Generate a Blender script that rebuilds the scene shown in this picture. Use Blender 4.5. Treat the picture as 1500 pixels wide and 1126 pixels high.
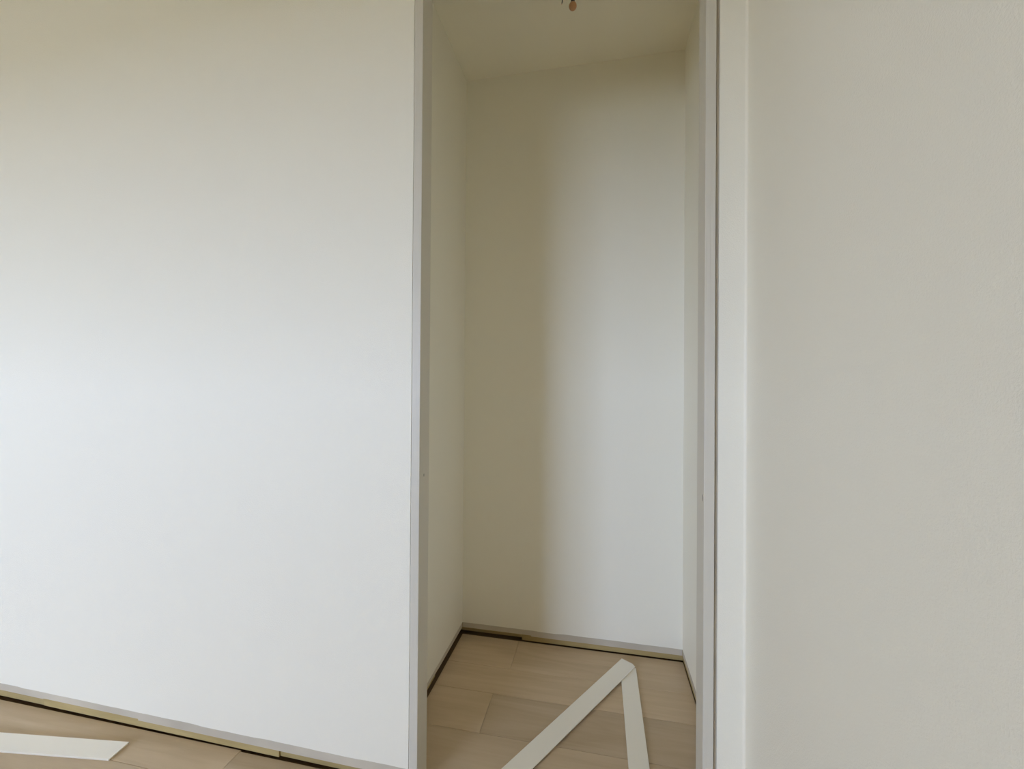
import bpy, bmesh, math, random
from mathutils import Matrix, Vector
random.seed(7)
for o in list(bpy.data.objects): bpy.data.objects.remove(o)
sc = bpy.context.scene
C = sc.collection

# ---------------------------------------------------------------- camera
# world: x runs along the front wall (right = +), y goes into the closet, z up, metres
CAM_H = 1.07
cam_d = bpy.data.cameras.new('camera')
cam_d.sensor_fit = 'HORIZONTAL'; cam_d.sensor_width = 36.0
cam_d.lens = 619.94 / 1500.0 * 36.0
cam_d.clip_start = 0.02
cam = bpy.data.objects.new('camera', cam_d); C.objects.link(cam)
r = (0.979577, 0.200947, 0.007086); u = (-0.005862, -0.006686, 0.99996); f = (-0.200986, 0.979579, 0.005372)
cam.matrix_world = Matrix(((r[0], u[0], -f[0], 0.0), (r[1], u[1], -f[1], 0.0), (r[2], u[2], -f[2], CAM_H), (0, 0, 0, 1)))
sc.camera = cam

# ---------------------------------------------------------------- world, daylight, exposure
SKY_COL = (0.63, 0.785, 1.11); SKY_STRENGTH = 42.5
w = bpy.data.worlds.new('overcast_sky'); sc.world = w; w.use_nodes = True
bg = w.node_tree.nodes['Background']
bg.inputs[0].default_value = (*SKY_COL, 1); bg.inputs[1].default_value = SKY_STRENGTH
vs = sc.view_settings
vs.view_transform = 'Standard'; vs.look = 'None'; vs.gamma = 1.0; vs.use_curve_mapping = False
vs.exposure = 0.0
sc.cycles.diffuse_bounces = 12; sc.cycles.max_bounces = 14; sc.cycles.caustics_reflective = False; sc.cycles.caustics_refractive = False; sc.cycles.adaptive_threshold = 0.02

# ---------------------------------------------------------------- measures
YF = 1.0541                                   # front wall face
YB = 1.7588                                   # closet back wall face
XL, XR = -0.5717, 0.3259                      # closet side wall faces
JO, JI = -0.4891, -0.4651                     # left frame post: outer edge, inner face
KI, KO, KS = 0.2389, 0.2622, 0.2707           # right frame post: inner face, outer edge, wall edge
RX = 0.3298                                   # room right wall face
LX = -4.35                                    # room left wall face
RY = -4.00                                    # room rear wall face
HC = 2.400                                    # ceiling
WT = 0.062                                    # partition thickness
HEAD = 2.165                                  # underside of the head post
BAND, GAP = 0.0496, 0.0258                    # paint line and plaster board edge above the floor
TILT = math.tan(math.radians(0.49))           # the left stretch of the wall runs slightly askew
WINS = {'rear': dict(a=-4.28, b=-2.04, z0=0.80, z1=1.91)}

# ---------------------------------------------------------------- material helpers
def new_mat(name):
    m = bpy.data.materials.new(name); m.use_nodes = True
    nt = m.node_tree; b = nt.nodes['Principled BSDF']
    return m, nt, b
def N(nt, t, **kw):
    n = nt.nodes.new(t)
    for k, v in kw.items():
        if k in n.inputs: n.inputs[k].default_value = v
        else: setattr(n, k, v)
    return n
def ramp(nt, fac, stops):
    n = nt.nodes.new('ShaderNodeValToRGB'); e = n.color_ramp.elements
    while len(e) < len(stops): e.new(0.5)
    for s, (p, c) in zip(e, stops): s.position = p; s.color = (*c, 1)
    nt.links.new(fac, n.inputs[0]); return n.outputs[0]
def paint(name, col, rough, bump, scale, spec=0.4, stretch=(1, 1, 1), var=0.03):
    m, nt, b = new_mat(name); L = nt.links
    tc = N(nt, 'ShaderNodeTexCoord'); mp = N(nt, 'ShaderNodeMapping'); mp.inputs['Scale'].default_value = stretch
    L.new(tc.outputs['Object'], mp.inputs[0])
    n1 = N(nt, 'ShaderNodeTexNoise', Scale=scale, Detail=1.5, Roughness=0.6); L.new(mp.outputs[0], n1.inputs['Vector'])
    b.inputs['Base Color'].default_value = (*col, 1)
    lo = tuple(c * (1 - var) for c in col); hi = tuple(min(1, c * (1 + var)) for c in col)
    if var:
        n2 = N(nt, 'ShaderNodeTexNoise', Scale=5.0, Detail=2.0); L.new(mp.outputs[0], n2.inputs['Vector'])
        L.new(ramp(nt, n2.outputs['Fac'], [(0.3, lo), (0.7, hi)]), b.inputs['Base Color'])
    bp = N(nt, 'ShaderNodeBump', Strength=bump, Distance=0.002); L.new(n1.outputs['Fac'], bp.inputs['Height'])
    L.new(bp.outputs[0], b.inputs['Normal'])
    b.inputs['Roughness'].default_value = rough; b.inputs['Specular IOR Level'].default_value = spec
    return m
def oak(name, stops, rough=0.5, sx=3.0, sy=60.0):
    m, nt, b = new_mat(name); L = nt.links
    tc = N(nt, 'ShaderNodeTexCoord'); oi = N(nt, 'ShaderNodeObjectInfo')
    off = N(nt, 'ShaderNodeVectorMath', operation='SCALE'); off.inputs[0].default_value = (7.3, 3.1, 5.7)
    mu = N(nt, 'ShaderNodeMath', operation='MULTIPLY'); mu.inputs[1].default_value = 30.0
    L.new(oi.outputs['Random'], mu.inputs[0]); L.new(mu.outputs[0], off.inputs['Scale'])
    add = N(nt, 'ShaderNodeVectorMath', operation='ADD'); L.new(tc.outputs['Object'], add.inputs[0]); L.new(off.outputs[0], add.inputs[1])
    mp = N(nt, 'ShaderNodeMapping'); mp.inputs['Scale'].default_value = (sx, sy, sy); L.new(add.outputs[0], mp.inputs[0])
    grain = N(nt, 'ShaderNodeTexNoise', Scale=1.0, Detail=6.0, Roughness=0.6, Distortion=0.6); L.new(mp.outputs[0], grain.inputs['Vector'])
    mp2 = N(nt, 'ShaderNodeMapping'); mp2.inputs['Scale'].default_value = (1.6, 9.0, 9.0); L.new(add.outputs[0], mp2.inputs[0])
    cloud = N(nt, 'ShaderNodeTexNoise', Scale=1.0, Detail=3.0, Distortion=1.2); L.new(mp2.outputs[0], cloud.inputs['Vector'])
    mix = N(nt, 'ShaderNodeMix'); mix.data_type = 'FLOAT'; mix.inputs[0].default_value = 0.68
    L.new(grain.outputs['Fac'], mix.inputs[2]); L.new(cloud.outputs['Fac'], mix.inputs[3])
    col = ramp(nt, mix.outputs[0], stops)
    mp3 = N(nt, 'ShaderNodeMapping'); mp3.inputs['Scale'].default_value = (1.3, 3.6, 0.0); L.new(add.outputs[0], mp3.inputs[0])
    vo = N(nt, 'ShaderNodeTexVoronoi', Scale=1.0); L.new(mp3.outputs[0], vo.inputs['Vector'])
    kn = ramp(nt, vo.outputs['Distance'], [(0.0, (0.5, 0.45, 0.4)), (0.035, (0.8, 0.78, 0.75)), (0.09, (1, 1, 1))])
    km = N(nt, 'ShaderNodeMix'); km.data_type = 'RGBA'; km.blend_type = 'MULTIPLY'; km.inputs[0].default_value = 0.8
    L.new(col, km.inputs[6]); L.new(kn, km.inputs[7]); col = km.outputs[2]
    # plank to plank tone
    mr = N(nt, 'ShaderNodeMapRange'); mr.inputs['To Min'].default_value = 0.88; mr.inputs['To Max'].default_value = 1.1
    L.new(oi.outputs['Random'], mr.inputs['Value'])
    hsv = N(nt, 'ShaderNodeHueSaturation'); L.new(col, hsv.inputs['Color']); L.new(mr.outputs[0], hsv.inputs['Value'])
    L.new(hsv.outputs[0], b.inputs['Base Color'])
    bp = N(nt, 'ShaderNodeBump', Strength=0.12, Distance=0.001); L.new(grain.outputs['Fac'], bp.inputs['Height']); L.new(bp.outputs[0], b.inputs['Normal'])
    b.inputs['Roughness'].default_value = rough; b.inputs['Specular IOR Level'].default_value = 0.35
    return m
def plain(name, col, rough=0.5, metal=0.0):
    m = paint(name, col, rough, 0.05, 200.0, 0.4); m.node_tree.nodes['Principled BSDF'].inputs['Metallic'].default_value = metal
    return m
M = {}
M['wall'] = paint('wall_paint', (0.872, 0.84, 0.735), 0.55, 0.28, 420.0, 0.28, var=0)
M['ceiling'] = paint('ceiling_paint', (0.865, 0.825, 0.70), 0.7, 0.08, 300.0, 0.2, var=0)
M['plaster'] = paint('bare_plaster', (0.565, 0.51, 0.415), 0.8, 0.25, 160.0, 0.15, var=0.12)
M['frame'] = paint('brushed_frame_paint', (0.635, 0.60, 0.52), 0.45, 0.30, 260.0, 0.35, (1, 1, 0.02), var=0.02)
M['caulk'] = paint('corner_caulk', (0.88, 0.84, 0.735), 0.5, 0.08, 260.0, 0.4, (1, 1, 0.1), var=0.01)
M['board'] = paint('primed_board', (0.93, 0.885, 0.785), 0.45, 0.10, 300.0, 0.35, (0.1, 1, 1), var=0.02)
M['plank'] = oak('oak_plank', [(0.25, (0.47, 0.355, 0.22)), (0.5, (0.58, 0.45, 0.298)), (0.75, (0.67, 0.54, 0.385))])
M['stud'] = oak('raw_pine', [(0.25, (0.30, 0.22, 0.09)), (0.5, (0.42, 0.32, 0.14)), (0.75, (0.52, 0.41, 0.20))], 0.75, 4.0, 90.0)
M['slab'] = paint('dark_underlay', (0.19, 0.125, 0.075), 0.9, 0.1, 90.0, 0.1)
M['upvc'] = plain('window_frame_white', (0.82, 0.82, 0.80), 0.35)
M['brown'] = paint('brown_bakelite', (0.55, 0.30, 0.15), 0.35, 0.1, 120.0, 0.5, var=0.15)
M['black'] = plain('black_insulation', (0.012, 0.011, 0.010), 0.4)
M['cable'] = plain('beige_cable_sheath', (0.55, 0.50, 0.36), 0.5)
M['copper'] = plain('copper_wire_end', (0.60, 0.30, 0.15), 0.3, 1.0)
M['ground'] = paint('dry_ground', (0.24, 0.22, 0.17), 0.9, 0.3, 30.0, 0.1, var=0.2)
def glass_mat():
    m, nt, b = new_mat('window_glass'); nt.nodes.remove(b)
    tr = N(nt, 'ShaderNodeBsdfTransparent'); tr.inputs[0].default_value = (0.95, 0.95, 0.95, 1)
    gl = N(nt, 'ShaderNodeBsdfGlossy'); gl.inputs['Roughness'].default_value = 0.02
    mx = N(nt, 'ShaderNodeMixShader'); fr = N(nt, 'ShaderNodeFresnel', IOR=1.45)
    nt.links.new(fr.outputs[0], mx.inputs[0]); nt.links.new(tr.outputs[0], mx.inputs[1]); nt.links.new(gl.outputs[0], mx.inputs[2])
    nt.links.new(mx.outputs[0], nt.nodes['Material Output'].inputs[0]); return m
M['glass'] = glass_mat()

# ---------------------------------------------------------------- mesh helpers
def obj(name, bm, mat, parent=None, smooth=False):
    bmesh.ops.recalc_face_normals(bm, faces=bm.faces[:])
    me = bpy.data.meshes.new(name); bm.to_mesh(me); bm.free()
    me.materials.append(M[mat])
    if smooth:
        for p in me.polygons: p.use_smooth = True
    o = bpy.data.objects.new(name, me); C.objects.link(o)
    if parent: o.parent = parent
    return o
def struct(o, label=None):
    o['kind'] = 'structure'
    if label: o['label'] = label
    return o
def tag(o, label, cat, group=None):
    o['label'] = label; o['category'] = cat
    if group: o['group'] = group
    return o
def box(bm, x0, x1, y0, y1, z0, z1, bev=0.0):
    vs_ = [bm.verts.new(p) for p in ((x0, y0, z0), (x1, y0, z0), (x1, y1, z0), (x0, y1, z0), (x0, y0, z1), (x1, y0, z1), (x1, y1, z1), (x0, y1, z1))]
    fs = [bm.faces.new([vs_[i] for i in q]) for q in ((0, 3, 2, 1), (4, 5, 6, 7), (0, 1, 5, 4), (1, 2, 6, 5), (2, 3, 7, 6), (3, 0, 4, 7))]
    if bev:
        es = list({e for f_ in fs for e in f_.edges})
        bmesh.ops.bevel(bm, geom=es, offset=bev, segments=2, profile=0.6, affect='EDGES')
def tube(bm, pts, rad, n=10, caps=True):
    rings = []
    pts = [Vector(p) for p in pts]
    for i, p in enumerate(pts):
        t = (pts[min(i + 1, len(pts) - 1)] - pts[max(i - 1, 0)]).normalized()
        a = t.cross(Vector((0.31, 0.95, 0.05))).normalized(); b = t.cross(a)
        rr = rad[i] if isinstance(rad, (list, tuple)) else rad
        rings.append([bm.verts.new(p + (a * math.cos(2 * math.pi * k / n) + b * math.sin(2 * math.pi * k / n)) * rr) for k in range(n)])
    for A, B in zip(rings, rings[1:]):
        for k in range(n): bm.faces.new((A[k], A[(k + 1) % n], B[(k + 1) % n], B[k]))
    if caps: bm.faces.new(rings[0]); bm.faces.new(rings[-1][::-1])
class Run:
    """a straight stretch of wall from p0 to p1; s along it, d into it (away from the viewer), z up"""
    def __init__(self, p0, p1):
        self.p = Vector((*p0, 0)); t = Vector((*p1, 0)) - self.p; self.L = t.length; self.t = t.normalized()
        self.n = Vector((-self.t.y, self.t.x, 0))
    def at(self, s, d, z): return self.p + self.t * s + self.n * d + Vector((0, 0, z))
    def block(self, bm, s0, s1, d0, d1, z0, z1):
        v = [bm.verts.new(self.at(*q)) for q in ((s0, d0, z0), (s1, d0, z0), (s1, d1, z0), (s0, d1, z0), (s0, d0, z1), (s1, d0, z1), (s1, d1, z1), (s0, d1, z1))]
        for q in ((0, 3, 2, 1), (4, 5, 6, 7), (0, 1, 5, 4), (1, 2, 6, 5), (2, 3, 7, 6), (3, 0, 4, 7)): bm.faces.new([v[i] for i in q])
    def ragged(self, bm, d0, d1, z0, z1, jit, step=0.03):
        """painted face whose lower paint line wanders by a few millimetres"""
        n = max(2, int(self.L / step)); dz = 0.0; cols = []
        for i in range(n + 1):
            if random.random() < 0.25: dz = random.uniform(-jit, jit)
            zz = z0 + dz + random.uniform(-jit, jit) * 0.25
            s = self.L * i / n
            cols.append([bm.verts.new(self.at(s, d0, zz)), bm.verts.new(self.at(s, d0, z1)), bm.verts.new(self.at(s, d1, z1)), bm.verts.new(self.at(s, d1, zz))])
        for A, B in zip(cols, cols[1:]):
            for k in range(4): bm.faces.new((A[k], B[k], B[(k + 1) % 4], A[(k + 1) % 4]))
        bm.faces.new(cols[0]); bm.faces.new(cols[-1][::-1])
def skirting_zone(run, parent, cuts, plate_d, gaps, ext=1, lift=0.0042):
    """where the skirting is missing: bare plaster below the paint line and pieces of raw timber under it"""
    for (s0, s1), g in zip(zip(gaps[0], gaps[0][1:]), gaps[1]):
        bm = bmesh.new(); run.block(bm, s0, s1, 0.0012, 0.012, g, BAND + 0.006); obj('bare_plaster_strip', bm, 'plaster', parent)
    bm = bmesh.new(); run.block(bm, -0.055, run.L + 0.055 * ext, 0.051, 0.060, -0.02, BAND + 0.02); obj('light_stop', bm, 'slab', parent)  # hidden strip added behind the plates to block light leaking in under the wall
    for (s0, s1), d in zip(zip(cuts, cuts[1:]), plate_d):
        bm = bmesh.new(); run.block(bm, s0 + (0.0008 if s0 > 0 else -0.045), s1 - (0.0008 if s1 < run.L else -0.045 * ext), d, 0.05, lift, GAP + 0.018); obj('timber_plate', bm, 'stud', parent)

# ---------------------------------------------------------------- floor
bm = bmesh.new(); box(bm, LX - 0.1, RX + 0.1, RY - 0.1, YB + 0.1, -0.10, -0.0085)
floor = struct(obj('floor', bm, 'slab'), 'light oak plank floor running through room and closet')
PL = {}
def plank(x0, x1, y0, y1):
    g = 0.0004; key = (round(x1 - x0, 3), round(y1 - y0, 3)); lx, ly = key[0] / 2 - g, key[1] / 2 - g
    if key not in PL:
        b_ = bmesh.new(); c = 0.0014
        ring = lambda ix, z: [b_.verts.new(p) for p in ((-lx + ix, -ly + ix, z), (lx - ix, -ly + ix, z), (lx - ix, ly - ix, z), (-lx + ix, ly - ix, z))]
        R0, R1, R2 = ring(0, -0.0085), ring(0, -0.0008), ring(c, 0.0)
        for A, B in ((R0, R1), (R1, R2)):
            for k in range(4): b_.faces.new((A[k], A[(k + 1) % 4], B[(k + 1) % 4], B[k]))
        b_.faces.new(R2); b_.faces.new(R0[::-1])
        o = obj('plank', b_, 'plank', floor); PL[key] = o.data
    else:
        o = bpy.data.objects.new('plank', PL[key]); C.objects.link(o); o.parent = floor
    o.location = ((x0 + x1) / 2, (y0 + y1) / 2, 0)
rows = [1.578, 1.440, 1.268, 1.096]
y = 1.096
while y > RY:
    y -= 0.172 if len(rows) % 2 else 0.138
    rows.append(max(y, RY - 0.02))
rows = [YB + 0.0018] + rows
for i, (ya, yb) in enumerate(zip(rows[1:], rows)):
    inside = ya > 1.09
    a, b_ = (XL, XR + 0.003) if inside else (LX - 0.02, RX + 0.02)
    cutlist = {0: [-0.323], 2: [-0.356]}.get(i) if inside else None
    if cutlist is None:
        off = random.choice([0.25, 0.45, 0.7, 0.95]); cutlist = [a + off + 1.2 * k for k in range(6)]
        if inside: cutlist = []
    xs = [a] + [c for c in cutlist if a + 0.05 < c < b_ - 0.05] + [b_]
    if yb > YF > ya: xs = sorted(x for x in xs if abs(x - JO) > 0.08 and abs(x - KO) > 0.08) ; xs = sorted(xs + [JO, KO])
    for x0, x1 in zip(xs, xs[1:]):
        top = yb
        if yb > YF > ya and x1 <= JO: top = YF + 0.0045 + (JO - x1) * TILT      # the boards stop at the foot of the wall
        plank(x0, x1, ya, top)

# ---------------------------------------------------------------- ceiling
bm = bmesh.new(); box(bm, LX - 0.1, RX + 0.1, RY - 0.1, YB + 0.1, HC, HC + 0.1)
struct(obj('ceiling', bm, 'ceiling'), 'plain off white ceiling over room and closet')

# ---------------------------------------------------------------- walls
# front wall with the doorway
runF = Run((LX, YF + (JO - LX) * TILT), (JO - 0.0015, YF))
bm = bmesh.new()
runF.ragged(bm, 0.0, WT, BAND, HC, 0.0015)
runR = Run((KS, YF), (RX, YF))
runR.ragged(bm, 0.0, WT, BAND, HC, 0.001)
box(bm, JO - 0.0015, KS, YF, YF + WT, HEAD + 0.024, HC)
wf = struct(obj('wall_front', bm, 'wall'), 'white painted partition wall with the closet doorway')
s = lambda x: x - LX
skirting_zone(runF, wf, [0, s(-1.794), s(-0.891), runF.L], [0.005, 0.0035, 0.0085], ext=0, gaps=([0, s(-1.794), s(-1.398), runF.L], [GAP + 0.001, GAP + 0.003, GAP - 0.0015]))
bm = bmesh.new(); runR.block(bm, 0, runR.L, 0.0012, 0.012, GAP, BAND + 0.006); obj('bare_plaster_strip', bm, 'plaster', wf)
bm = bmesh.new(); runR.block(bm, 0, runR.L, 0.006, 0.05, 0.003, GAP + 0.018); obj('timber_plate', bm, 'stud', wf)

# closet walls
def closet_wall(name, p0, p1, label, thick=0.06, cuts=None, depth=None, gaps=None, corners=False):
    run = Run(p0, p1); bm = bmesh.new(); run.ragged(bm, 0.0, thick, BAND, HC, 0.0012)
    if corners: run.block(bm, -0.075, 0, 0, thick, BAND, HC); run.block(bm, run.L, run.L + 0.075, 0, thick, BAND, HC)
    o = struct(obj(name, bm, 'wall'), label)
    c = cuts or [0, run.L]
    skirting_zone(run, o, c, depth or [0.004], gaps or ([0, run.L], [GAP]))
    return o
closet_wall('wall_closet_back', (XL, YB), (XR, YB), 'white back wall of the closet above bare plaster strip', cuts=[0, 0.26, 0.8976], depth=[0.022, 0.004], gaps=([0, 0.30, 0.8976], [GAP + 0.003, GAP - 0.001]), corners=True)
closet_wall('wall_closet_left', (XL, YF + WT), (XL, YB), 'shaded white side wall of the closet on the left', cuts=[0, 0.36, 0.6427], depth=[0.012, 0.015], gaps=([0, 0.36, 0.6427], [GAP + 0.006, GAP + 0.003]))
closet_wall('wall_closet_right', (XR, YB), (XR, YF + WT), 'white side wall of the closet on the right')

# room side walls
run = Run((RX, YF), (RX, RY)); bm = bmesh.new(); run.ragged(bm, 0.0, 0.1, BAND, HC, 0.002, 0.05)
wr = struct(obj('wall_right', bm, 'wall'), 'white room wall right of the doorway')
skirting_zone(run, wr, [0, 1.6, run.L], [0.005, 0.006], ([0, run.L], [GAP]))
def holed(name, run, a, b_, z0, z1, label, thick=0.12):
    bm = bmesh.new()
    run.block(bm, 0, a, 0, thick, 0, HC); run.block(bm, b_, run.L, 0, thick, 0, HC)
    run.block(bm, a, b_, 0, thick, 0, z0); run.block(bm, a, b_, 0, thick, z1, HC)
    return struct(obj(name, bm, 'wall'), label)
def window(n, run, a, b_, z0, z1, label):
    e = bpy.data.objects.new('window_%d' % n, None); C.objects.link(e); e.location = run.at((a + b_) / 2, 0.06, z0); struct(e, label)
    inv = Matrix.Translation(-e.location)
    def part(name, mat, blocks):
        bm = bmesh.new()
        for q in blocks: run.block(bm, *q)
        bm.transform(inv); return obj(name, bm, mat, e)
    t = 0.05
    part('window_frame', 'upvc', [(a, a + t, .05, .11, z0, z1), (b_ - t, b_, .05, .11, z0, z1), (a + t, b_ - t, .05, .11, z0, z0 + t), (a + t, b_ - t, .05, .11, z1 - t, z1)])
    m_ = (a + b_) / 2
    part('mullion', 'upvc', [(m_ - .03, m_ + .03, .05, .11, z0 + t, z1 - t)])
    part('pane', 'glass', [(a + t, m_ - .03, .078, .082, z0 + t, z1 - t)]); part('pane', 'glass', [(m_ + .03, b_ - t, .078, .082, z0 + t, z1 - t)])
    part('window_sill', 'upvc', [(a - .03, b_ + .03, -.03, .05, z0 - .022, z0)])
    # daylight enters here: a portal guides the sampling of the sky, it adds no light
    ld = bpy.data.lights.new('daylight_portal', 'AREA'); ld.shape = 'RECTANGLE'; ld.size = b_ - a; ld.size_y = z1 - z0; ld.cycles.is_portal = True
    lo = bpy.data.objects.new('daylight_portal', ld); C.objects.link(lo)
    pos = run.at(m_, 0.125, (z0 + z1) / 2); zax = run.n; yax = Vector((0, 0, 1)); xax = yax.cross(zax)
    lo.matrix_world = Matrix(((xax.x, yax.x, zax.x, pos.x), (xax.y, yax.y, zax.y, pos.y), (xax.z, yax.z, zax.z, pos.z), (0, 0, 0, 1)))
runL = Run((LX, RY), (LX, YF + (JO - LX) * TILT)); bm = bmesh.new(); runL.block(bm, -0.1, runL.L + 0.1, 0.0, 0.1, 0.0, HC)
struct(obj('wall_left', bm, 'wall'), 'white room wall left of the view')
g = WINS['rear']
runB = Run((RX, RY), (LX, RY))
holed('wall_rear', runB, RX - g['b'], RX - g['a'], g['z0'], g['z1'], 'white room wall behind the viewpoint')
window(1, runB, RX - g['b'], RX - g['a'], g['z0'], g['z1'], 'white framed window in the wall behind the viewpoint')
# the ground outside the windows
bm = bmesh.new(); box(bm, -40, 40, -40, 40, -0.60, -0.50)
struct(obj('ground', bm, 'ground'), 'dry bare ground outside the windows')

# ---------------------------------------------------------------- door frame (no door hung)
fr = bpy.data.objects.new('trim_1', None); C.objects.link(fr); fr.location = ((JI + KI) / 2, YF, 0); struct(fr, 'narrow pale grey painted frame around the open closet doorway')
def fpart(name, x0, x1, z0, z1, y0, y1, mat='frame', bev=0.0016):
    bm = bmesh.new(); box(bm, x0, x1, y0, y1, z0, z1, bev); bm.transform(Matrix.Translation(-fr.location)); return obj(name, bm, mat, fr)
jl = fpart('door_post', JO, JI, 0.0, HEAD, YF - 0.0015, YF + WT + 0.001)
jr = fpart('door_post', KI, KO, 0.0, HEAD, YF - 0.006, YF + WT + 0.001)
fpart('head_post', JO, KO, HEAD, HEAD + 0.023, YF - 0.004, YF + WT + 0.001)
fpart('packing_strip', KO + 0.0035, KS, 0.0, HC, YF + 0.006, YF + WT, 'plaster', 0)
def mark_side(parent, x, y, z, ry, rz):
    bm = bmesh.new(); bmesh.ops.create_icosphere(bm, subdivisions=2, radius=1.0)
    bm.transform(Matrix.Translation(Vector((x, y, z)) - fr.location) @ Matrix.Diagonal((0.0006, ry, rz, 1)))
    return obj('nail_hole', bm, 'black', parent)
mark_side(jl, JI, YF + 0.028, 0.828, 0.0016, 0.0045)
mark_side(jr, KI, YF + 0.002, 0.815, 0.0012, 0.009)

# soft bead of filler in the corner between front wall and right wall
bm = bmesh.new(); rad = 0.006; prof = []
for k in range(9):
    a = math.pi / 2 * k / 8; prof.append((RX - rad + rad * math.sin(a), YF - rad + rad * math.cos(a)))
lo_ = [bm.verts.new((x, y_, BAND)) for x, y_ in prof] + [bm.verts.new((RX + 0.001, YF + 0.001, BAND))]
hi_ = [bm.verts.new((x, y_, HC)) for x, y_ in prof] + [bm.verts.new((RX + 0.001, YF + 0.001, HC))]
for k in range(len(lo_)): bm.faces.new((lo_[k], lo_[(k + 1) % len(lo_)], hi_[(k + 1) % len(hi_)], hi_[k]))
bm.faces.new(lo_[::-1]); bm.faces.new(hi_)
struct(obj('trim_2', bm, 'caulk'), 'smooth bead of white filler in the corner right of the doorway')

# ---------------------------------------------------------------- loose white boards on the floor
def flat_board(end, direc, length, width, thick, label, clip=0.0, z_end=0.0, z_far=0.0):
    """end = middle of the end in view; the board runs from it along direc"""
    d = Vector((direc[0], direc[1], 0)).normalized(); ang = math.atan2(d.y, d.x)
    bm = bmesh.new(); hw = width / 2
    outline = [(clip * 0.55, hw), (0, hw - clip), (0, -hw), (length, -hw), (length, hw)] if clip else [(0, hw), (0, -hw), (length, -hw), (length, hw)]
    ins = 0.0035  # back edges undercut to give a shadow line; only the face reaches full width
    lo = [bm.verts.new((x + (ins if x < length / 2 else -ins), y_ - math.copysign(ins, y_), 0)) for x, y_ in outline]; hi = [bm.verts.new((x, y_, thick)) for x, y_ in outline]
    bm.faces.new(lo[::-1]); bm.faces.new(hi); n = len(lo)
    for k in range(n): bm.faces.new((lo[k], lo[(k + 1) % n], hi[(k + 1) % n], hi[k]))
    bmesh.ops.bevel(bm, geom=[e for e in bm.edges if all(v in hi for v in e.verts)], offset=0.0007, segments=1, affect='EDGES')
    o = obj('loose_board', bm, 'board')
    o.location = (end[0], end[1], z_end + 0.0003); o.rotation_euler = (0, -math.asin((z_far - z_end) / length), ang)
    return tag(o, label, 'board', 'loose white boards on the floor')
K = 1.07 / 1.12
flat_board((0.1255 * K, 1.772 * K), (-0.535, -0.845), 1.10, 0.0625, 0.0065, 'white board lying slantwise across the closet floor, resting on another board', 0.016, 0.0082, 0.0)
flat_board((0.1205 * K, 1.752 * K), (0.003, -1.0), 1.02, 0.0585, 0.0065, 'white board pointing straight out of the closet, its end under the slanting board')
flat_board((-1.4195 * K, 1.0265 * K), (-0.9926, -0.128), 0.80, 0.0600, 0.0075, 'white board with a square-cut end on the room floor left of the doorway')

# ---------------------------------------------------------------- cable end hanging from the closet ceiling
cx, cy = -0.0905, 1.385
ce = bpy.data.objects.new('ceiling_cable', None); C.objects.link(ce); ce.location = (cx, cy, HC)
tag(ce, 'brown fitting on a short cable hanging from the closet ceiling', 'cable')
bm = bmesh.new(); tube(bm, [(0.004, 0.01, 0.0), (0.003, 0.006, -0.03), (0, 0.001, -0.055), (0, 0, -0.068)], 0.0042, 10); obj('sheath', bm, 'cable', ce, True)
bm = bmesh.new(); R_ = 0.0128
tube(bm, [(0, 0, -0.0865 + R_ * math.cos(math.radians(t))) for t in range(20, 180, 10)] , [R_ * math.sin(math.radians(t)) for t in range(20, 180, 10)], 20); con = obj('connector', bm, 'brown', ce, True)
bm = bmesh.new(); tube(bm, [(0, 0, -0.0660), (0, 0, -0.0752)], [0.0062, 0.0066], 20); obj('collar', bm, 'black', con)
for nm, mt, ex, ey in (('black_wire', 'black', -0.036, 0.004), ('beige_wire', 'cable', -0.013, -0.006)):
    bm = bmesh.new(); ln = 0.068 if nm == 'black_wire' else 0.058
    tube(bm, [(0.002, 0.008, 0.0), (ex * 0.5, ey * 0.5 + 0.004, -0.022), (ex * 0.9, ey, -0.045), (ex, ey, -ln)], 0.0016, 8); wo = obj(nm, bm, mt, ce, True)
    bm = bmesh.new(); tube(bm, [(ex, ey, -ln), (ex * 1.01, ey, -ln - 0.004)], 0.0008, 8); obj('wire_end', bm, 'copper', wo, True)
